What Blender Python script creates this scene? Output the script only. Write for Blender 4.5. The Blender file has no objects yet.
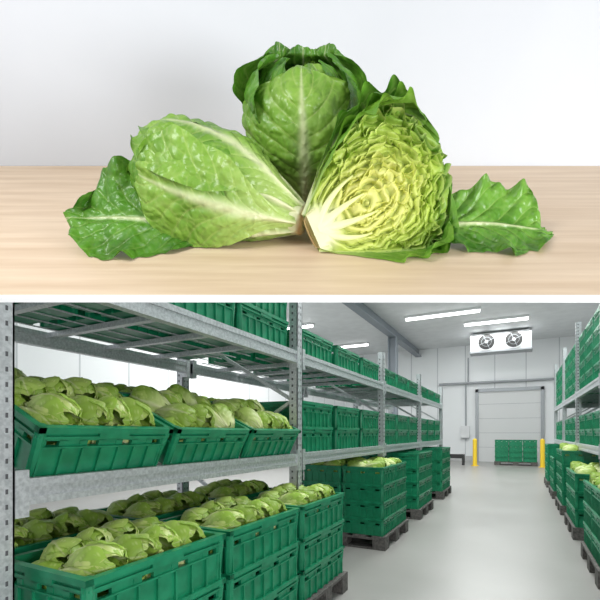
import bpy, math, random
import numpy as np
from mathutils import Vector, Matrix, noise

random.seed(4)
scene = bpy.context.scene
scene.view_settings.view_transform = 'Standard'

# ------------------------------------------------------------------ helpers
def new_mat(name, col, rough=0.5, metal=0.0, spec=0.5):
    m = bpy.data.materials.new(name); m.use_nodes = True
    b = m.node_tree.nodes['Principled BSDF']
    b.inputs['Base Color'].default_value = (*col, 1)
    b.inputs['Roughness'].default_value = rough
    b.inputs['Metallic'].default_value = metal
    b.inputs['Specular IOR Level'].default_value = spec
    return m

def noisy(m, c1, c2, scale=(5, 5, 5), nscale=1.0, detail=4, bump=0.0, rough=None, coord='Object', p0=0.35, p1=0.65):
    nt = m.node_tree; N = nt.nodes; L = nt.links
    b = N['Principled BSDF']
    tc = N.new('ShaderNodeTexCoord'); mp = N.new('ShaderNodeMapping')
    mp.inputs['Scale'].default_value = scale
    no = N.new('ShaderNodeTexNoise'); no.inputs['Scale'].default_value = nscale; no.inputs['Detail'].default_value = detail
    cr = N.new('ShaderNodeValToRGB')
    cr.color_ramp.elements[0].color = (*c1, 1); cr.color_ramp.elements[1].color = (*c2, 1)
    cr.color_ramp.elements[0].position = p0; cr.color_ramp.elements[1].position = p1
    L.new(tc.outputs[coord], mp.inputs[0]); L.new(mp.outputs[0], no.inputs[0])
    L.new(no.outputs[0], cr.inputs[0]); L.new(cr.outputs[0], b.inputs['Base Color'])
    if bump:
        bp = N.new('ShaderNodeBump'); bp.inputs['Strength'].default_value = bump; bp.inputs['Distance'].default_value = 0.01
        L.new(no.outputs[0], bp.inputs['Height']); L.new(bp.outputs[0], b.inputs['Normal'])
    if rough:
        mr = N.new('ShaderNodeMapRange'); mr.inputs['To Min'].default_value = rough[0]; mr.inputs['To Max'].default_value = rough[1]
        L.new(no.outputs[0], mr.inputs[0]); L.new(mr.outputs[0], b.inputs['Roughness'])
    return m

def leaf_mat(name, transl=0.25, rough=0.42, ns=60, blister=0.0):
    m = bpy.data.materials.new(name); m.use_nodes = True
    nt = m.node_tree; N = nt.nodes; L = nt.links
    b = N['Principled BSDF']; out = N['Material Output']
    at = N.new('ShaderNodeAttribute'); at.attribute_name = 'Col'
    tr = N.new('ShaderNodeBsdfTranslucent'); mx = N.new('ShaderNodeMixShader')
    mx.inputs[0].default_value = transl
    L.new(at.outputs['Color'], b.inputs['Base Color']); L.new(at.outputs['Color'], tr.inputs['Color'])
    b.inputs['Roughness'].default_value = rough
    b.inputs['Specular IOR Level'].default_value = 0.5
    L.new(b.outputs[0], mx.inputs[1]); L.new(tr.outputs[0], mx.inputs[2]); L.new(mx.outputs[0], out.inputs['Surface'])
    tc = N.new('ShaderNodeTexCoord'); no = N.new('ShaderNodeTexNoise'); no.inputs['Scale'].default_value = ns
    bp = N.new('ShaderNodeBump'); bp.inputs['Strength'].default_value = 0.25; bp.inputs['Distance'].default_value = 0.004
    L.new(tc.outputs['Object'], no.inputs[0]); L.new(no.outputs[0], bp.inputs['Height'])
    if blister:
        n2 = N.new('ShaderNodeTexNoise'); n2.inputs['Scale'].default_value = 14
        mxv = N.new('ShaderNodeVectorMath'); mxv.operation = 'MULTIPLY_ADD'; mxv.inputs[1].default_value = (.05, .05, .05)
        L.new(tc.outputs['Object'], n2.inputs[0]); L.new(n2.outputs['Color'], mxv.inputs[0]); L.new(tc.outputs['Object'], mxv.inputs[2])
        vo = N.new('ShaderNodeTexVoronoi'); vo.feature = 'SMOOTH_F1'; vo.inputs['Scale'].default_value = 48
        vo.inputs['Smoothness'].default_value = .7
        L.new(mxv.outputs[0], vo.inputs['Vector'])
        b2 = N.new('ShaderNodeBump'); b2.inputs['Strength'].default_value = blister; b2.inputs['Distance'].default_value = .006; b2.invert = True
        L.new(vo.outputs['Distance'], b2.inputs['Height']); L.new(bp.outputs[0], b2.inputs['Normal'])
        L.new(b2.outputs[0], b.inputs['Normal'])
    else:
        L.new(bp.outputs[0], b.inputs['Normal'])
    return m

class MB:
    """mesh builder: boxes / cylinders with material indices"""
    def __init__(s): s.v = []; s.f = []; s.m = []
    def box(s, x0, x1, y0, y1, z0, z1, mi=0):
        o = len(s.v)
        s.v += [(x0,y0,z0),(x1,y0,z0),(x1,y1,z0),(x0,y1,z0),(x0,y0,z1),(x1,y0,z1),(x1,y1,z1),(x0,y1,z1)]
        for q in ((0,3,2,1),(4,5,6,7),(0,1,5,4),(1,2,6,5),(2,3,7,6),(3,0,4,7)):
            s.f.append(tuple(o+i for i in q)); s.m.append(mi)
    def beam(s, a, b, w, mi=0):
        a = Vector(a); b = Vector(b); d = (b-a).normalized()
        up = Vector((0,0,1)) if abs(d.z) < 0.9 else Vector((1,0,0))
        p = d.cross(up).normalized()*w/2; q = d.cross(p).normalized()*w/2
        o = len(s.v)
        for c in (a, b):
            for k in (p+q, p-q, -p-q, -p+q): s.v.append(tuple(c+k))
        for f in ((0,1,2,3),(7,6,5,4),(0,4,5,1),(1,5,6,2),(2,6,7,3),(3,7,4,0)):
            s.f.append(tuple(o+i for i in f)); s.m.append(mi)
    def cyl(s, a, b, r, n=16, mi=0, r2=None):
        a = Vector(a); b = Vector(b); d = (b-a).normalized()
        up = Vector((0,0,1)) if abs(d.z) < 0.9 else Vector((1,0,0))
        p = d.cross(up).normalized(); q = d.cross(p).normalized()
        r2 = r if r2 is None else r2
        o = len(s.v)
        for c, rr in ((a, r), (b, r2)):
            for i in range(n):
                t = 2*math.pi*i/n
                s.v.append(tuple(c + (p*math.cos(t)+q*math.sin(t))*rr))
        for i in range(n):
            j = (i+1) % n
            s.f.append((o+i, o+j, o+n+j, o+n+i)); s.m.append(mi)
        s.f.append(tuple(o+i for i in reversed(range(n)))); s.m.append(mi)
        s.f.append(tuple(o+n+i for i in range(n))); s.m.append(mi)
    def mesh(s, name, mats):
        me = bpy.data.meshes.new(name); me.from_pydata(s.v, [], s.f)
        for m in mats: me.materials.append(m)
        me.polygons.foreach_set('material_index', s.m); me.update()
        return me

def obj(name, me, parent=None, loc=None, mat=None):
    o = bpy.data.objects.new(name, me); scene.collection.objects.link(o)
    if mat is not None: o.matrix_world = mat
    if loc is not None: o.location = loc
    if parent is not None: o.parent = parent
    return o

def empty(name, loc=(0,0,0)):
    e = bpy.data.objects.new(name, None); e.empty_display_size = 0.1
    scene.collection.objects.link(e); e.location = loc
    return e

# ------------------------------------------------------------------ leaves
class LB:
    def __init__(s): s.v = []; s.f = []; s.c = []
    def grid(s, P, C):
        nv, nu = P.shape[:2]; o = len(s.v)
        s.v += [tuple(p) for p in P.reshape(-1, 3)]
        s.c += [tuple(c) for c in C.reshape(-1, 3)]
        for j in range(nv-1):
            for i in range(nu-1):
                a = o+j*nu+i; s.f.append((a, a+1, a+nu+1, a+nu))
    def mesh(s, name, mat):
        me = bpy.data.meshes.new(name); me.from_pydata(s.v, [], s.f)
        ca = me.color_attributes.new('Col', 'FLOAT_COLOR', 'POINT')
        a = np.ones((len(s.v), 4), dtype=np.float32); a[:, :3] = np.array(s.c)
        ca.data.foreach_set('color', a.ravel())
        me.materials.append(mat)
        me.polygons.foreach_set('use_smooth', [True]*len(s.f)); me.update()
        return me

def sst(a, b, x):
    t = min(1, max(0, (x-a)/(b-a))); return t*t*(3-2*t)
def lerp(a, b, t): return tuple(a[i]+(b[i]-a[i])*t for i in range(3))
def smooth_interp(xs, ys):
    X = np.linspace(0, 1, 401); Y = np.interp(X, xs, ys)
    k = np.hanning(41); k /= k.sum()
    Yp = np.concatenate([2*Y[0]-Y[20:0:-1], Y, 2*Y[-1]-Y[-2:-22:-1]])
    Y2 = np.convolve(Yp, k, 'valid')
    return lambda t: float(np.interp(min(1, max(0, t)), X, Y2))
prof = smooth_interp([0,.08,.22,.42,.62,.8,.92,1.0], [.24,.40,.66,.92,1,.90,.64,.20])
wsh = smooth_interp([0,.12,.35,.65,.86,1], [.12,.30,.8,1,.86,.30])

PALE = (.50, .64, .19); WHITE = (.80, .82, .50)

def leaf(lb, fn, nu, nv, seed, g1, g2, pale=PALE, N=8, amp=.006, ribw=.30, veins=.6, base=.35, detail=True, cellk=14, white=WHITE, cellamp=.25, und=1.7):
    P = np.zeros((nv, nu, 3)); C = np.zeros((nv, nu, 3))
    so = seed*13.7
    for j in range(nv):
        v = j/(nv-1)
        for i in range(nu):
            u = -1+2*i/(nu-1)
            p, n, W = fn(u, v)
            au = abs(u)
            nz = noise.noise((u*1.5+so, v*3, so)) if detail else 0.
            rw = ribw*(1-v)**1.6*.8+.022
            rib = math.exp(-(u/rw)**2)
            ph = N*(v**.9-.33*au**.85)+nz*.55+(.5 if u > 0 else 0)
            m = abs(math.sin(math.pi*ph))
            vein = (1-sst(0, .20, m))*sst(0, .12, au)*(1-.5*au)
            d = 0; cell = 0; fine = 0
            if detail:
                q = Vector((p.x, p.y, p.z))*cellk*2.4 + Vector((so, 0, 0))
                q += noise.noise_vector(q*.5)*.9
                ds = noise.voronoi(q)[0]
                e = ds[1]-ds[0]
                cell = 1-sst(0, .16, e)
                fine = noise.noise(q*.9)
                big = noise.noise(q*.28+Vector((5, 5, 5)))
                d = amp*(sst(0, .6, e)*cellamp + (m**.8)*.9 + fine*.7 + big*und + nz*1.2)
                d *= sst(.02, .4, v)*sst(0, .22, au)*.9+.1
            else:
                d = amp*(m**.6)*sst(.05, .4, v)
            d += rib*amp*1.6*(1-v)
            P[j, i] = p+n*d
            gv = min(1, max(0, .5+.8*nz+.3*fine))
            g = lerp(g1, g2, gv)
            pl = max(vein*veins, cell*.28*veins, .0)
            g = lerp(g, pale, min(1, pl))
            g = lerp(g, pale, (1-sst(base*.4, base*1.9, v))*.7)
            g = lerp(g, white, min(1, rib*(1.0-.55*v)))
            C[j, i] = g
    lb.grid(P, C)

def wrap_fn(L, R, th0, hw, sc=1.0, vlen=1.0, flare=0.0, lift=.01, ruf=.008, rf=5, seed=0, skew=0.0):
    def fn(u, v):
        w = hw*(.38+.62*sst(0, .5, v))
        if v > .80: w *= math.sqrt(max(0.12, 1-((v-.80)/.23)**2))
        th = th0+u*w+skew*v
        t = v*vlen*(1-.05*u*u*v)
        r = R*prof(min(1, t))*sc + flare*R*sst(.55, 1, v)
        r += lift*abs(u)**3*sst(.1, .5, v)
        r += ruf*math.sin(v*rf*6.28+seed+1.5*u)*(abs(u)**3+.4*sst(.85, 1, v))*sst(.2, .6, v)
        z = L*t + ruf*.5*math.sin(u*rf*1.3+seed*2)*sst(.8, 1, v)
        rd = Vector((math.cos(th), math.sin(th), 0))
        nn = (rd+Vector((0, 0, .9*(t-.5)))).normalized()
        return rd*r+Vector((0, 0, z)), nn, w
    return fn

def blade_fn(L, W, curl, arch, ruf, rf, seed, droop=0.0, twist=0.0):
    def fn(u, v):
        w = W*wsh(v)
        x = u*w
        r = ruf*sst(.1, .5, v)*(abs(u)**2.2+.6*sst(.82, 1, v))
        y = curl*u*u*w/W + arch*math.sin(math.pi*v) + r*math.sin(v*rf*6.28+seed+(2.4 if u > 0 else 0)) + r*.5*math.sin(v*rf*15+seed*2) - droop*v*v + twist*u*v
        z = L*v - L*.06*u*u*sst(.7, 1, v) + r*.4*math.cos(u*rf*1.6+seed)
        x += r*.4*math.sin(v*rf*8+seed*3)
        return Vector((x, y, z)), Vector((0, 1, 0)), w
    return fn

def frame(origin, zdir, ydir):
    z = Vector(zdir).normalized(); y = Vector(ydir); y = (y-z*y.dot(z)).normalized(); x = y.cross(z)
    M = Matrix((x, y, z)).transposed().to_4x4(); M.translation = Vector(origin)
    return M
def rest(lb, M, nmin=.003):
    """flatten anything that would sink through the table so the head rests on it"""
    Mi = M.inverted(); out = []
    for v in lb.v:
        p = M@Vector(v)
        if p.z < nmin: p.z = nmin+(p.z-nmin)*.02
        out.append(tuple(Mi@p))
    lb.v = out

# ------------------------------------------------------------------ camera
PSI = math.radians(27.5); HC = 1.2
cam = bpy.data.cameras.new('camera'); co = bpy.data.objects.new('camera', cam); scene.collection.objects.link(co)
co.location = (0, 0, HC); co.rotation_euler = (math.pi/2, 0, PSI)
cam.sensor_width = 36; cam.lens = 25.2; cam.shift_y = 133/600; cam.clip_start = .01; cam.clip_end = 100
scene.camera = co

# ------------------------------------------------------------------ display table (tilted still-life set)
Z0 = 0.5
rgt = Vector((math.cos(PSI), math.sin(PSI), 0)); fwd = Vector((-math.sin(PSI), math.cos(PSI), 0)); up = Vector((0, 0, 1))
c45 = math.sqrt(.5)
SET = Matrix((rgt*Z0, (fwd*c45+up*c45)*Z0, (-fwd*c45+up*c45)*Z0)).transposed().to_4x4()
SET.translation = Vector((0, 0, HC))+fwd*Z0+up*.324*Z0

wood = new_mat('light_maple', (.7, .52, .36), .45)
noisy(wood, (.58, .42, .275), (.72, .56, .40), scale=(1.0, 14, 6), nscale=1.8, detail=7, bump=.08, p0=.3, p1=.7)
white_p = new_mat('white_edge', (.95, .95, .95), .5)
backm = new_mat('pale_grey_paint', (.70, .72, .75), .9, spec=.1)
noisy(backm, (.615, .64, .68), (.63, .655, .695), nscale=.5)
b = MB(); b.box(-1.9, 1.9, .01, 1.212, -.0125, 0)
obj('wooden_tabletop', b.mesh('wooden_tabletop', [wood]), mat=SET)
b = MB(); b.box(-1.9, 1.9, -.002, .01, -.013, 0.0)
obj('trim_1', b.mesh('trim_1', [white_p]), mat=SET)
b = MB(); b.box(-1.9, 1.9, 1.214, 1.235, -.0125, 1.15)
obj('wall_studio', b.mesh('wall_studio', [backm]), mat=SET)

LM = leaf_mat('lettuce_leaf', .22, .36, blister=.55)
LM2 = leaf_mat('lettuce_leaf_pale', .3, .45)
DG1 = (.036, .14, .010); DG2 = (.11, .30, .024)
MG1 = (.10, .25, .022); MG2 = (.23, .42, .05)

# --- whole head lying, left
lb = LB(); L = .52; R = .148
for k, (th, sc, vl, fl) in enumerate([(200, .9, .97, 0), (320, .9, .98, 0), (90, .93, .99, 0), (270, .97, .96, .03), (165, .99, 1.0, .04), (15, .98, .99, .02)]):
    leaf(lb, wrap_fn(L, R, math.radians(th), 1.25, sc, vl, fl, .012, .006, 4, k), 80, 100, k+1, (.08, .23, .016), (.20, .40, .04), N=9, amp=.0055, ribw=.30, veins=.7, base=.2, cellk=12)
leaf(lb, wrap_fn(L, R, math.radians(122), 1.1, 1.04, .98, .0, .018, .006, 3, 3, .15), 130, 160, 9, (.11, .265, .02), (.23, .43, .05), N=9, amp=.006, ribw=.24, veins=.8, base=.22, cellk=12)
leaf(lb, wrap_fn(L, R, math.radians(52), .8, 1.12, .84, 0, .016, .006, 3, 5, .1), 100, 130, 10, (.14, .31, .028), (.27, .47, .065), N=8, amp=.0055, ribw=.36, veins=.85, base=.30, cellk=12)
P = np.zeros((6, 33, 3)); C = np.zeros((6, 33, 3))
for j, (r, z, cc) in enumerate([(.046, .03, WHITE), (.043, .0, WHITE), (.039, -.012, (.55, .36, .16)), (.032, -.017, (.72, .55, .30)), (.02, -.016, (.8, .72, .45)), (0, -.015, (.8, .74, .48))]):
    for i in range(33):
        t = i/32*2*math.pi; rr = r*(1+.05*math.sin(5*t)); P[j, i] = (rr*math.cos(t), rr*math.sin(t), z); C[j, i] = cc
lb.grid(P, C)
M = frame((.0, .345, .060), (-.48, .17, .10), (0.0, -.75, .66)); rest(lb, M)
obj('romaine_lettuce_head', lb.mesh('romaine_lettuce_head', LM), mat=SET@M)

# --- upright head, centre back
lb = LB(); L = .39; R = .153
for k, (th, sc, vl, fl, hw) in enumerate([(60, .8, .97, 0, 1.3), (180, .82, .97, 0, 1.3), (300, .82, .96, 0, 1.3)]):
    leaf(lb, wrap_fn(L, R, math.radians(th), hw, sc, vl, fl, .008, .006, 3, k), 50, 60, k+21, MG1, MG2, amp=.005, base=.2, cellk=12)
for k, (th, sc, vl, fl, hw) in enumerate([(88, 1.0, 1.05, .34, 1.2), (48, 1.0, 1.06, .44, 1.2), (132, 1.0, 1.07, .44, 1.2), (180, 1.06, 1.02, .20, .85), (0, 1.06, 1.0, .20, .85)]):
    leaf(lb, wrap_fn(L, R, math.radians(th), hw, sc, vl, fl, .020, .009, 3, k*1.7), 90, 110, k+31, DG1, DG2, amp=.006, base=.2, veins=.35, ribw=.16, cellk=12)
leaf(lb, wrap_fn(L, R, math.radians(215), .8, .97, .99, .0, .010, .008, 3, 2), 80, 100, 41, DG1, DG2, amp=.006, base=.2, veins=.4, ribw=.2, cellk=12)
leaf(lb, wrap_fn(L, R, math.radians(330), .8, .97, .97, .0, .010, .008, 3, 4), 80, 100, 42, DG1, DG2, amp=.006, base=.2, veins=.4, ribw=.2, cellk=12)
leaf(lb, wrap_fn(L, R*1.03, math.radians(274), 1.2, 1.14, .94, .0, .006, .006, 3, 1, -.10), 130, 160, 43, (.13, .30, .026), (.26, .46, .06), N=9, amp=.006, ribw=.20, veins=.7, base=.24, cellk=12)
M = frame((.01, .63, .004), (-.01, .06, 1), (0, 1, 0)); rest(lb, M)
obj('romaine_lettuce_head', lb.mesh('romaine_lettuce_upright', LM), mat=SET@M)

# --- cut half head, right
lb = LB(); L = .415; R = .195
for k, (th, sc, vl, fl) in enumerate([(270, .9, 1, 0), (225, .94, .99, .0), (315, .94, .99, .0), (200, 1.0, 1.0, .04), (340, 1.0, 1.0, .04), (270, 1.02, 1.02, .04), (188, .96, .92, .03), (352, .96, .94, .03), (206, 1.08, 1.0, .10), (334, 1.08, 1.0, .10), (240, 1.06, 1.02, .08), (300, 1.06, 1.02, .08)]):
    dk = k > 7
    leaf(lb, wrap_fn(L, R, math.radians(th), .60, sc, vl, fl, .014, .013, 5, k*1.3), 60, 100, k+51, (.04, .16, .010) if dk else (.07, .22, .015), (.13, .33, .028) if dk else (.21, .42, .04), amp=.006, base=.2, veins=.5)
nu, nv = 150, 170
P = np.zeros((nv, nu, 3)); C = np.zeros((nv, nu, 3))
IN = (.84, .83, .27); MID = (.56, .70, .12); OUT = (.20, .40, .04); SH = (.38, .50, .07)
for j in range(nv):
    t = j/(nv-1)
    for i in range(nu):
        a = -1+2*i/(nu-1)
        x = a*R*prof(t)*.96; z = L*t*.985
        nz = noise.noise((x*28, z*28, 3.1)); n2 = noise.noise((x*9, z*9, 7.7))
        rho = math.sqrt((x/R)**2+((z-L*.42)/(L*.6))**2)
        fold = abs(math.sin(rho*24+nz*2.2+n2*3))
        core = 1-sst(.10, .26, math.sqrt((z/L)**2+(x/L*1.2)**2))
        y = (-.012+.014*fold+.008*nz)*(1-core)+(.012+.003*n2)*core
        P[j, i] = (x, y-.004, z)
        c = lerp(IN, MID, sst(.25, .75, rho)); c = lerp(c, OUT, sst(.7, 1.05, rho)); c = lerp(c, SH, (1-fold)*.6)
        c = lerp(c, (.84, .85, .56), core)
        C[j, i] = c
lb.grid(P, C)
NK = 12
for k in range(1, NK+1):
    q = k/(NK+.3)
    for sgn in (-1, 1):
        n = 300; P = np.zeros((5, n, 3)); C = np.zeros((5, n, 3))
        for i in range(n):
            t = i/(n-1)
            tt = .14*(1-q)+(1-.14*(1-q))*t
            ln = .50+.49*q
            bx = sgn*q*R*prof(min(1, tt*.98)); bz = L*ln*tt+.05*(1-q)
            if t > .80: bx *= max(0, 1-(t-.80)/.20*.9)
            am = (.0015+.0135*sst(.06, .40, t))*(.7+.35*q)
            for h in range(5):
                hh = h/4
                wx = noise.noise((bx*40+k*5.1, bz*40, sgn*2.2+hh*.22)); wz = noise.noise((bx*40+k*7.7+9, bz*40, sgn*1.1+hh*.22))
                w3 = noise.noise((bx*100+k, bz*100, sgn+hh*.4))
                ex = am*(.7+.5*hh)
                x = bx+wx*ex*1.8+w3*ex*.55+sgn*.004*hh*hh; z = bz+wz*ex*1.8
                y = -.016+hh*(.018+.012*wz*sst(.1, .5, t)+.006*q*sst(.2, .5, t)) - .010*(1-sst(.05, .30, t))*hh
                P[h, i] = (x, y, z)
                c = lerp((.84, .84, .25), (.50, .69, .10), sst(.25, .85, q)); c = lerp(c, (.15, .36, .03), sst(.82, 1, q)*sst(.2, .5, t))
                c = lerp(c, (.86, .88, .42), .40*hh**2)
                c = lerp((.78, .83, .34), c, sst(.04, .26, t))
                C[h, i] = c
        lb.grid(P, C)
for k, ang in enumerate([-.9, -.3, .3, .9]):
    n = 50; P = np.zeros((n, 9, 3)); C = np.zeros((n, 9, 3))
    for j in range(n):
        t = j/(n-1); ln = .42-.05*abs(ang)+.03*math.sin(k*2.3)
        a2 = ang*(1-.45*t)
        cx = math.sin(a2)*L*t*ln; cz = .015+L*t*ln*math.cos(a2)
        w = .014*(1-t)+.002
        for i in range(9):
            a = -math.pi/2+math.pi*i/8
            P[j, i] = (cx+math.sin(a)*w, .001*(1-t)+math.cos(a)*.008*(1-t*.7), cz)
            C[j, i] = lerp((.86, .86, .60), (.80, .84, .34), t)
    lb.grid(P, C)
P = np.zeros((4, 25, 3)); C = np.zeros((4, 25, 3))
for j, (r, z, cc) in enumerate([(.052, .03, (.86, .84, .58)), (.046, .0, (.80, .68, .42)), (.038, -.01, (.6, .42, .2)), (0, -.012, (.7, .52, .28))]):
    for i in range(25):
        t = math.pi+i/24*math.pi
        P[j, i] = (r*math.cos(t), .008+r*.8*math.sin(t), z); C[j, i] = cc
lb.grid(P, C)
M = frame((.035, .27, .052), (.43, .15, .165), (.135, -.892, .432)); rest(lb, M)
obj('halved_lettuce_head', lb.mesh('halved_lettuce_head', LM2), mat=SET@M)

# --- loose leaves
lb = LB()
leaf(lb, blade_fn(.44, .15, .03, .025, .020, 3, 1.0, .01), 120, 150, 71, DG1, DG2, amp=.008, ribw=.10, veins=.3, base=.10, N=8, cellk=10)
M = frame((-.23, .36, .018), (-.46, -.01, .05), (-.05, -.75, 1)); rest(lb, M)
obj('lettuce_leaf', lb.mesh('lettuce_leaf', LM), mat=SET@M)
lb = LB()
leaf(lb, blade_fn(.44, .13, .03, .03, .020, 3, 2.5, .01), 120, 150, 72, (.055, .19, .012), (.16, .37, .035), amp=.008, ribw=.10, veins=.35, base=.12, N=8, cellk=10)
M = frame((.31, .38, .014), (.47, -.01, .01), (.02, -.58, 1)); rest(lb, M)
obj('lettuce_leaf', lb.mesh('lettuce_leaf_right', LM), mat=SET@M)
lb = LB()
leaf(lb, blade_fn(.25, .07, .03, .02, .008, 3, 1.5), 50, 60, 73, DG1, DG2, amp=.006, ribw=.12, base=.1)
M = frame((-.34, .64, .015), (-.22, .02, .06), (0, -.6, .8)); rest(lb, M)
obj('lettuce_leaf', lb.mesh('lettuce_leaf_small', LM), mat=SET@M)

# ------------------------------------------------------------------ warehouse materials
green = new_mat('green_plastic', (.012, .18, .10), .36)
noisy(green, (.004, .175, .078), (.010, .25, .118), nscale=3.0, detail=3)
steel = new_mat('galvanised_steel', (.5, .52, .54), .38, .5)
noisy(steel, (.46, .48, .50), (.64, .66, .68), nscale=14, detail=4)
slot = new_mat('post_slot', (.10, .10, .11), .8)
dark = new_mat('dark_hole', (.03, .03, .03), .8)
pallet_m = new_mat('grey_pallet', (.09, .085, .08), .8)
noisy(pallet_m, (.06, .058, .055), (.14, .13, .12), nscale=8)
wallm = new_mat('insulated_panel', (.72, .74, .75), .5)
def panel(m):
    nt = m.node_tree; N = nt.nodes; Lk = nt.links; bb = N['Principled BSDF']
    tc = N.new('ShaderNodeTexCoord'); sp = N.new('ShaderNodeSeparateXYZ'); Lk.new(tc.outputs['Object'], sp.inputs[0])
    ad = N.new('ShaderNodeMath'); ad.operation = 'ADD'; Lk.new(sp.outputs[0], ad.inputs[0]); Lk.new(sp.outputs[1], ad.inputs[1])
    fr = N.new('ShaderNodeMath'); fr.operation = 'FRACT'
    dv = N.new('ShaderNodeMath'); dv.operation = 'DIVIDE'; dv.inputs[1].default_value = 1.15
    Lk.new(ad.outputs[0], dv.inputs[0]); Lk.new(dv.outputs[0], fr.inputs[0])
    cr = N.new('ShaderNodeValToRGB'); cr.color_ramp.interpolation = 'CONSTANT'
    cr.color_ramp.elements[0].color = (.54, .56, .58, 1); cr.color_ramp.elements[1].color = (.82, .84, .85, 1); cr.color_ramp.elements[1].position = .03
    Lk.new(fr.outputs[0], cr.inputs[0]); Lk.new(cr.outputs[0], bb.inputs['Base Color'])
panel(wallm)
ceilm = new_mat('ceiling_panel', (.62, .64, .65), .6)
noisy(ceilm, (.66, .68, .69), (.72, .74, .75), nscale=.6)
floorm = new_mat('polished_concrete', (.4, .39, .37), .3)
noisy(floorm, (.28, .275, .26), (.335, .33, .315), scale=(1, 1, 1), nscale=1.3, detail=9, rough=(.27, .40), bump=0, p0=.25, p1=.75)
doorm = new_mat('door_panel', (.70, .71, .71), .5)
framem = new_mat('door_frame_steel', (.36, .38, .40), .45, .3)
yellow = new_mat('safety_yellow', (.85, .58, .03), .5)
beamm = new_mat('grey_steel_paint', (.22, .25, .28), .5)
unitm = new_mat('white_casing', (.72, .73, .74), .4)
emis = bpy.data.materials.new('tube_light'); emis.use_nodes = True
eb = emis.node_tree.nodes['Principled BSDF']; eb.inputs['Emission Color'].default_value = (1, 1, 1, 1); eb.inputs['Emission Strength'].default_value = 6

# ------------------------------------------------------------------ room
XL, XR, YB, YF, ZC = -7.5, 2.6, 19.3, -1.5, 4.95
def room_box(name, a, m):
    b = MB(); b.box(*a); return obj(name, b.mesh(name, [m]))
room_box('floor', (XL, XR, YF, YB, -.1, 0), floorm)
room_box('ceiling', (XL, XR, YF, YB, ZC, ZC+.1), ceilm)
room_box('wall_left', (XL-.1, XL, YF, YB, 0, ZC), wallm)
room_box('wall_right', (XR, XR+.1, YF, YB, 0, ZC), wallm)
room_box('wall_back', (XL, XR, YB, YB+.1, 0, ZC), wallm)
kerb = new_mat('kerb', (.5, .5, .5), .6)
room_box('baseboard_back', (XL, -1.75, YB-.06, YB, 0, .22), kerb)
room_box('baseboard_left', (XL, XL+.06, YF, YB, 0, .22), kerb)
b = MB(); YD = YB-.01
b.box(-1.5, .78, YD-.06, YD-.01, 0, 2.92, 0)
for z in (.6, 1.2, 1.8, 2.4): b.box(-1.5, .78, YD-.065, YD-.06, z, z+.012, 1)
b.box(-1.62, -1.5, YD-.12, YD, 0, 3.04, 1); b.box(.78, .90, YD-.12, YD, 0, 3.04, 1); b.box(-1.62, .90, YD-.12, YD, 2.92, 3.06, 1)
obj('door_1', b.mesh('door_1', [doorm, framem]))
b = MB(); b.cyl((-3.1, YB-.12, 3.32), (1.9, YB-.12, 3.32), .05, mi=0); b.cyl((-2.0, YB-.12, 3.32), (-2.0, YB-.12, .9), .03); b.cyl((-1.9, YB-.12, 4.4), (-1.9, YB-.12, 3.32), .03)
b.box(-2.2, -1.85, YB-.2, YB-.005, 1.0, 1.5, 1)
obj('wall_pipe', b.mesh('wall_pipe', [framem, unitm]))
for x, y in ((-1.42, 16.6), (.74, 16.9)):
    b = MB(); b.cyl((0, 0, 0), (0, 0, .95), .075, 20); b.cyl((0, 0, .95), (0, 0, 1.0), .075, 20, r2=.03); b.cyl((0, 0, 0), (0, 0, .02), .13, 20)
    obj('bollard', b.mesh('bollard', [yellow]), loc=(x, y, 0))
b = MB(); b.box(-.3, .3, -.1, .1, .25, .4); b.box(-.3, -.22, -.1, .1, 0, .25); b.box(.22, .3, -.1, .1, 0, .25)
obj('wheel_stop_barrier', b.mesh('barrier', [dark]), loc=(-2.1, 16.8, 0))
b = MB()
b.box(-1.0, 1.0, -.3, .3, -.74, -.08, 0)
b.box(-1.04, 1.04, -.34, .34, -.78, -.72, 1)
for cx in (-.45, .45):
    b.cyl((cx, -.30, -.40), (cx, -.36, -.40), .31, 32, 0); b.cyl((cx, -.36, -.40), (cx, -.365, -.40), .28, 32, 2)
    b.cyl((cx, -.365, -.40), (cx, -.39, -.40), .06, 16, 1)
    for i in range(4):
        t = i*math.pi/2+.4
        b.beam((cx+.05*math.cos(t), -.375, -.40+.05*math.sin(t)), (cx+.28*math.cos(t), -.375, -.40+.28*math.sin(t)), .012, 1)
    for r in (.17,):
        for i in range(20):
            t = i*math.pi/10; t2 = t+math.pi/10
            b.beam((cx+r*math.cos(t), -.378, -.40+r*math.sin(t)), (cx+r*math.cos(t2), -.378, -.40+r*math.sin(t2)), .008, 1)
for x in (-.9, .9):
    b.box(x-.03, x+.03, -.25, -.2, -.08, 0, 1); b.box(x-.03, x+.03, .2, .25, -.08, 0, 1)
obj('evaporator_cooler', b.mesh('evaporator_cooler', [unitm, framem, dark]), loc=(-.60, 17.2, ZC))
def tube(x0, x1, y, z):
    cx = (x0+x1)/2; h = (x1-x0)/2
    b = MB(); b.box(-h, h, -.09, .09, -.07, 0, 0); b.cyl((-h+.03, 0, -.10), (h-.03, 0, -.10), .045, 12, 1)
    obj('ceiling_tube_light', b.mesh('ceiling_tube_light', [unitm, emis]), loc=(cx, y, z))
tube(-1.65, .3, 15.2, ZC); tube(-3.25, -1.0, 13.6, ZC); tube(-7.2, -5.5, 16.7, ZC); tube(-3.3, -1.2, 9, ZC); tube(-3.3, -1.2, 5, ZC); tube(-7.4, -6.2, 12.9, ZC)
b = MB()
X = -4.0; Y = 14.9
b.box(X-.15, X+.15, Y-.02, Y+.02, 0, ZC-.33); b.box(X-.15, X-.12, Y-.15, Y+.15, 0, ZC-.33); b.box(X+.12, X+.15, Y-.15, Y+.15, 0, ZC-.33)
b.box(X-.2, X+.2, Y-.2, Y+.2, 0, .03)
obj('steel_column', b.mesh('steel_column', [beamm]))
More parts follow.
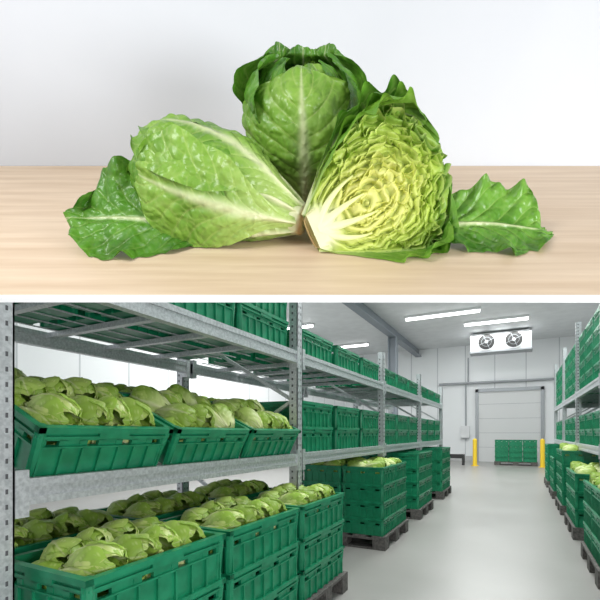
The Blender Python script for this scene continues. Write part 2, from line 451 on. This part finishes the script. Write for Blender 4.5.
b = MB(); b.box(X-.02, X+.02, YF, YB, ZC-.3, ZC); b.box(X-.13, X+.13, YF, YB, ZC-.32, ZC-.29)
obj('ceiling_beam', b.mesh('ceiling_beam', [beamm]))
b = MB()
for lx in (-1.6, 1.6):
    p = SET@Vector((lx, 1.24, .6)); b.cyl((p.x, p.y, p.z), (p.x, p.y, ZC), .008, 8)
    q = SET@Vector((lx, 1.24, .0)); b.cyl(tuple(q), (q.x, q.y, ZC), .008, 8)
obj('suspension_rods', b.mesh('suspension_rods', [steel]))

# ------------------------------------------------------------------ crate
CL, CW, CH = .62, .46, .205
def make_crate():
    b = MB(); L2, W2 = CL/2, CW/2; t = .012
    b.box(-W2+.03, W2-.03, -L2+.03, L2-.03, 0, .012)
    def side(axis, sgn, length, off):
        def bx(a0, a1, z0, z1, o0, o1):
            lo, hi = sorted((sgn*(off-o0), sgn*(off-o1)))
            if axis == 'x': b.box(lo, hi, a0, a1, z0, z1)
            else: b.box(a0, a1, lo, hi, z0, z1)
        h = length/2
        bx(-h+.03, h-.03, 0, .02, .018, .034)
        bx(-h+.025, h-.025, .02, .125, .016, .030)
        bx(-h+.02, h-.02, .148, CH-.02, .014, .026)
        bx(-h, h, CH-.022, CH, 0, .026)
        bx(-h+.012, h-.012, CH-.045, CH-.036, .004, .02)
        bx(-h+.02, h-.02, .120, .127, .006, .02)
        n = 7 if axis == 'x' else 5
        for i in range(n+1):
            a = -h+.03+(2*h-.06)*i/n
            bx(a-.016, a+.016, .12, .15, .014, .028)
            bx(a-.004, a+.004, .0, .122, .006, .018)
        for i in range(n):
            a = -h+.03+(2*h-.06)*(i+.5)/n
            if i % 2 == 1: bx(a-.05, a+.05, .12, .15, .016, .026)
        bx(-.07, .07, CH-.04, CH-.02, .002, .02)
    for s in (-1, 1):
        side('x', s, CL, W2); side('y', s, CW, L2)
        for s2 in (-1, 1):
            b.cyl((s*(W2-.03), s2*(L2-.03), 0), (s*(W2-.02), s2*(L2-.02), CH), .018, 8, r2=.02)
    return b.mesh('plastic_crate', [green])
crate_me = make_crate()
b = MB()
for i in range(5): b.box(-.5+i*.2125, -.5+i*.2125+.15, -.48, .48, .12, .14)
for y in (-.48, -.07, .34): b.box(-.5, .5, y, y+.14, .10, .12)
for y in (-.48, -.07, .34):
    for x in (-.5, -.07, .36): b.box(x, x+.14, y, y+.14, .02, .10)
for y in (-.48, -.07, .34): b.box(-.5, .5, y, y+.14, 0, .02)
pallet_me = b.mesh('pallet', [pallet_m])

# ---- lettuce piles: plump heads with wrapped leaves
def small_head(seed):
    lb = LB(); rnd = random.Random(seed); L = .225; R = .070
    for k in range(7):
        th = k*2.4+rnd.random()
        pal = rnd.choice([((.38, .56, .09), (.58, .72, .20)), ((.28, .48, .05), (.45, .63, .11)), ((.52, .65, .16), (.70, .78, .30))])
        leaf(lb, wrap_fn(L, R, th, 1.12+.2*rnd.random(), .88+.025*k, .95+.05*rnd.random(), .0, .007, .004, 2, rnd.random()*6),
             23, 26, seed*10+k, *pal, amp=.0045, N=5, ribw=.28, veins=.9, base=.38, detail=False, pale=(.80, .86, .42))
    return np.array(lb.v), lb.f, np.array(lb.c)
heads = [small_head(s) for s in range(4)]
def make_pile(seed, x0, x1, y0, y1, dome=.035):
    rnd = random.Random(seed); V = []; F = []; Cc = []; o = 0
    nx = 2; ny = 5
    for layer in range(2):
        for i in range(nx):
            for j in range(ny-layer):
                hv, hf, hc = heads[rnd.randrange(4)]
                sc = .92+.18*rnd.random()
                cx = x0+(x1-x0)*(i+.5)/nx+rnd.uniform(-.015, .015); cy = y0+(y1-y0)*(j+.5+.5*layer)/ny+rnd.uniform(-.012, .012)
                e = 1-((2*(cx-x0)/(x1-x0)-1)**2*.3+(2*(cy-y0)/(y1-y0)-1)**2*.6)
                z = -.055 + layer*(.042+dome*e)+rnd.uniform(-.008, .008)
                ax = Vector((rnd.choice([-1, 1, 1]), rnd.uniform(-.45, .45), rnd.uniform(-.05, .2))).normalized()
                M = frame((cx-ax.x*.12*sc, cy-ax.y*.12*sc, z-ax.z*.1), ax, (rnd.uniform(-1, 1), rnd.uniform(-1, 1), 1))
                A = np.array(M)
                v = (hv*sc)@A[:3, :3].T+A[:3, 3]
                v[:, 0] = np.clip(v[:, 0], x0+.005, x1-.005); v[:, 1] = np.clip(v[:, 1], y0+.005, y1-.005)
                tint = rnd.uniform(.85, 1.12)
                V.append(v); Cc.append(hc*tint); F += [tuple(a+o for a in f) for f in hf]; o += len(v)
    lb = LB(); lb.v = [tuple(p) for p in np.concatenate(V)]; lb.c = [tuple(p) for p in np.concatenate(Cc)]; lb.f = F
    return lb.mesh('lettuce_pile', LM2)
hx, hy = CW/2-.03, CL/2-.03
piles = [make_pile(s, -hx, hx, -hy, hy) for s in (1, 2, 3)]

def lettuce_crate(loc, tilt=0, pile=0, name='lettuce_crate', scale=(1, 1, 1)):
    e = empty(name, loc); e.rotation_euler = (0, tilt, 0); e.scale = scale
    obj('crate', crate_me, parent=e)
    p = obj('lettuces', piles[pile], parent=e); p.location = (0, 0, CH-.015)
    return e
def stack(x, y, z, n, top=False, scale=(1, 1, 1), pallet=False, nx=1, ny=1):
    e = empty('crate_stack', (x, y, z))
    z0 = 0
    if pallet:
        p = obj('pallet', pallet_me, parent=e)
        p.scale = (CW*scale[0]*nx/1.0+.04, (CL*scale[1]*ny)/.96+.02, 1); z0 = .141
    for i in range(nx):
        for j in range(ny):
            px = (i-(nx-1)/2)*(CW*scale[0]+.005); py = (j-(ny-1)/2)*(CL*scale[1]+.005)
            for k in range(n):
                c = obj('crate', crate_me, parent=e); c.scale = scale; c.location = (px, py, z0+k*(CH*scale[2]))
            if top:
                p = obj('lettuces', piles[(i+j) % 3], parent=e); p.scale = scale; p.location = (px, py, z0+n*CH*scale[2]-.02)
    return e

# ------------------------------------------------------------------ racks
def rack(xf, xb, posts, levels, ztop, ztop_far, name='pallet_rack'):
    b = MB(); s = 1 if xb < xf else -1
    for y in posts:
        zt = ztop if y < 4 else ztop_far
        for x, face in ((xf, True), (xb, False)):
            xi = x-s*.07; lo, hi = min(x, xi), max(x, xi)
            lo2, hi2 = (hi-.006, hi) if s > 0 else (lo, lo+.006)
            b.box(lo2, hi2, y-.04, y+.04, 0, zt)
            b.box(lo, hi, y-.04, y-.034, 0, zt); b.box(lo, hi, y+.034, y+.04, 0, zt)
            b.box(min(x, x-s*.1), max(x, x-s*.1), y-.06, y+.06, 0, .01)
            if y < 8:
                z = .1
                while z < zt-.05:
                    xx = x+s*.001
                    b.box(min(xx, x-s*.001), max(xx, x-s*.001), y-.020, y-.012, z, z+.016, 1)
                    b.box(min(xx, x-s*.001), max(xx, x-s*.001), y+.012, y+.020, z, z+.016, 1)
                    b.box(lo+.02, lo+.034, y-.041, y-.039, z, z+.018, 1)
                    z += .05
        z = .25; k = 0
        while z < zt-.7:
            a, c = (xf-s*.06, xb+s*.06) if k % 2 == 0 else (xb+s*.06, xf-s*.06)
            b.beam((a, y, z), (c, y, z+.6), .025); z += .6; k += 1
        b.beam((xf-s*.06, y, .2), (xb, y, .2), .025)
    for z in levels:
        for x, d in ((xf, 1), (xb, -1)):
            xi = x-s*d*.045; lo, hi = min(x, xi), max(x, xi)
            for y0, y1 in zip(posts[:-1], posts[1:]):
                b.box(lo, hi, y0+.04, y1-.04, z-.09, z-.065); b.box(lo, hi, y0+.04, y1-.04, z-.03, z)
                mx = (lo+hi)/2; b.box(mx-.015, mx+.015, y0+.04, y1-.04, z-.065, z-.03)
                for yy in (y0+.04, y1-.045-.04+.04):
                    b.box(lo-.004, hi+.004, yy, yy+.045, z-.13, z+.03)
        for y0, y1 in zip(posts[:-1], posts[1:]):
            n = max(3, int((y1-y0)/.36))
            for i in range(1, n):
                y = y0+(y1-y0)*i/n
                b.box(min(xf-s*.045, xb), max(xf-s*.045, xb), y-.02, y+.02, z-.035, z-.005)
            nx = 8
            for i in range(1, nx):
                x = xf+(xb-xf)*i/nx
                b.box(x-.004, x+.004, y0+.04, y1-.04, z-.006, z)
    return obj(name, b.mesh(name, [steel, slot]))

XF, XBK = -1.48, -2.62
posts = [.757, 2.84, 5.1, 7.3, 9.6]
rack(XF, XBK, posts, [HC-.155, HC+.62], 3.1, 2.2)
ZM = HC-.155; ZU = HC+.62
T = math.radians(24)
for k, y in enumerate((1.16, 1.81, 2.46)):
    cx = XF-.03-(CW/2)*math.cos(T)-.02
    lettuce_crate((cx, y, ZM+.005+(CW/2-.03)*math.sin(T)), T, k, scale=(1.08, 1, 1))
    lettuce_crate((cx-.50, y, ZM+.02+(CW/2)*math.sin(T)+.05), T*.6, (k+1) % 3)
for k, y in enumerate((1.13, 1.78, 2.43)):
    stack(XF-.27, y, ZU+.002, 3 if k == 2 else 2)
    stack(XF-.80, y, ZU+.002, 2)
def fill(xf, s, y0, y1, z, n, top=False, skip=()):
    ny = int((y1-y0-.1)/(CL+.03)); g = (y1-y0-.1)/ny
    for i in range(ny):
        if i in skip: continue
        stack(xf-s*(CW/2+.03), y0+.05+g*(i+.5), z+.002, n, top)
        stack(xf-s*(CW*1.5+.08), y0+.05+g*(i+.5), z+.002, n, False)
for bi in range(1, 4):
    fill(XF, 1, posts[bi], posts[bi+1], ZM, 2)
    fill(XF, 1, posts[bi], posts[bi+1], ZU, 1)
AX = -1.18
SC = (1.08, 1.13, .98)
for k, y in enumerate((1.19, 1.92, 2.66)):
    stack(AX-CW*SC[0]/2, y, 0, 3, True, SC, True)
    stack(AX-CW*SC[0]*1.5-.08, y, 0, 3, True, SC, True)
for y, n, t in ((4.68, 4, True), (6.4, 4, False), (8.4, 4, False)):
    stack(AX-.5, y, 0, n, t, (1, .8, .86 if t else .95), True, 2, 2)
XR0 = .78
rposts = [3.3, 5.5, 7.7, 9.9, 12.1]
rack(XR0, XR0+1.1, rposts, [HC-.155, HC+.62], 3.1, 2.9)
for bi in range(4):
    fill(XR0, -1, rposts[bi], rposts[bi+1], ZM, 2)
    fill(XR0, -1, rposts[bi], rposts[bi+1], ZU, 4)
for y, n in ((4.42, 3), (6.1, 3), (7.7, 4), (9.4, 3), (11.2, 4)):
    stack(.54+.48, y, 0, n, y < 9, (1, .8, .98), True, 2, 2)
stack(-.1, 17.6, 0, 4, False, (1, .9, .98), True, 3, 1)

# ------------------------------------------------------------------ lights
def area(name, loc, rot, sx, sy, e, col=(1, 1, 1)):
    l = bpy.data.lights.new(name, 'AREA'); l.shape = 'RECTANGLE'; l.size = sx; l.size_y = sy; l.energy = e; l.color = col
    o = bpy.data.objects.new(name, l); scene.collection.objects.link(o); o.location = loc; o.rotation_euler = rot
    return o
for y in (4.0, 8.5, 13, 17):
    area('ceiling_light_panel', (-.7, y, ZC-.15), (0, 0, 0), 2.4, 1.2, 195 if y < 16 else 140, (.98, 1, .99))
area('ceiling_light_panel', (-5.2, 9, ZC-.15), (0, 0, 0), 1.5, 6, 290)
o = area('added_fill_light', (1.1, .3, .95), (0, 0, 0), .8, .6, 30)  # added fill lamp, brightens the near-left crates; not a warehouse fixture
o.rotation_euler = (Vector((-1.6, 1.9, .75))-o.location).to_track_quat('-Z', 'Y').to_euler()
p = SET@Vector((-1.3, -.25, 1.5)); tgt = SET@Vector((0, .5, .1))
o = area('studio_softbox', p, (0, 0, 0), .3, .3, 7.0)
o.rotation_euler = (tgt-p).to_track_quat('-Z', 'Y').to_euler()

w = bpy.data.worlds.new('world'); scene.world = w; w.use_nodes = True
w.node_tree.nodes['Background'].inputs[0].default_value = (.93, .96, 1, 1)
w.node_tree.nodes['Background'].inputs[1].default_value = .75
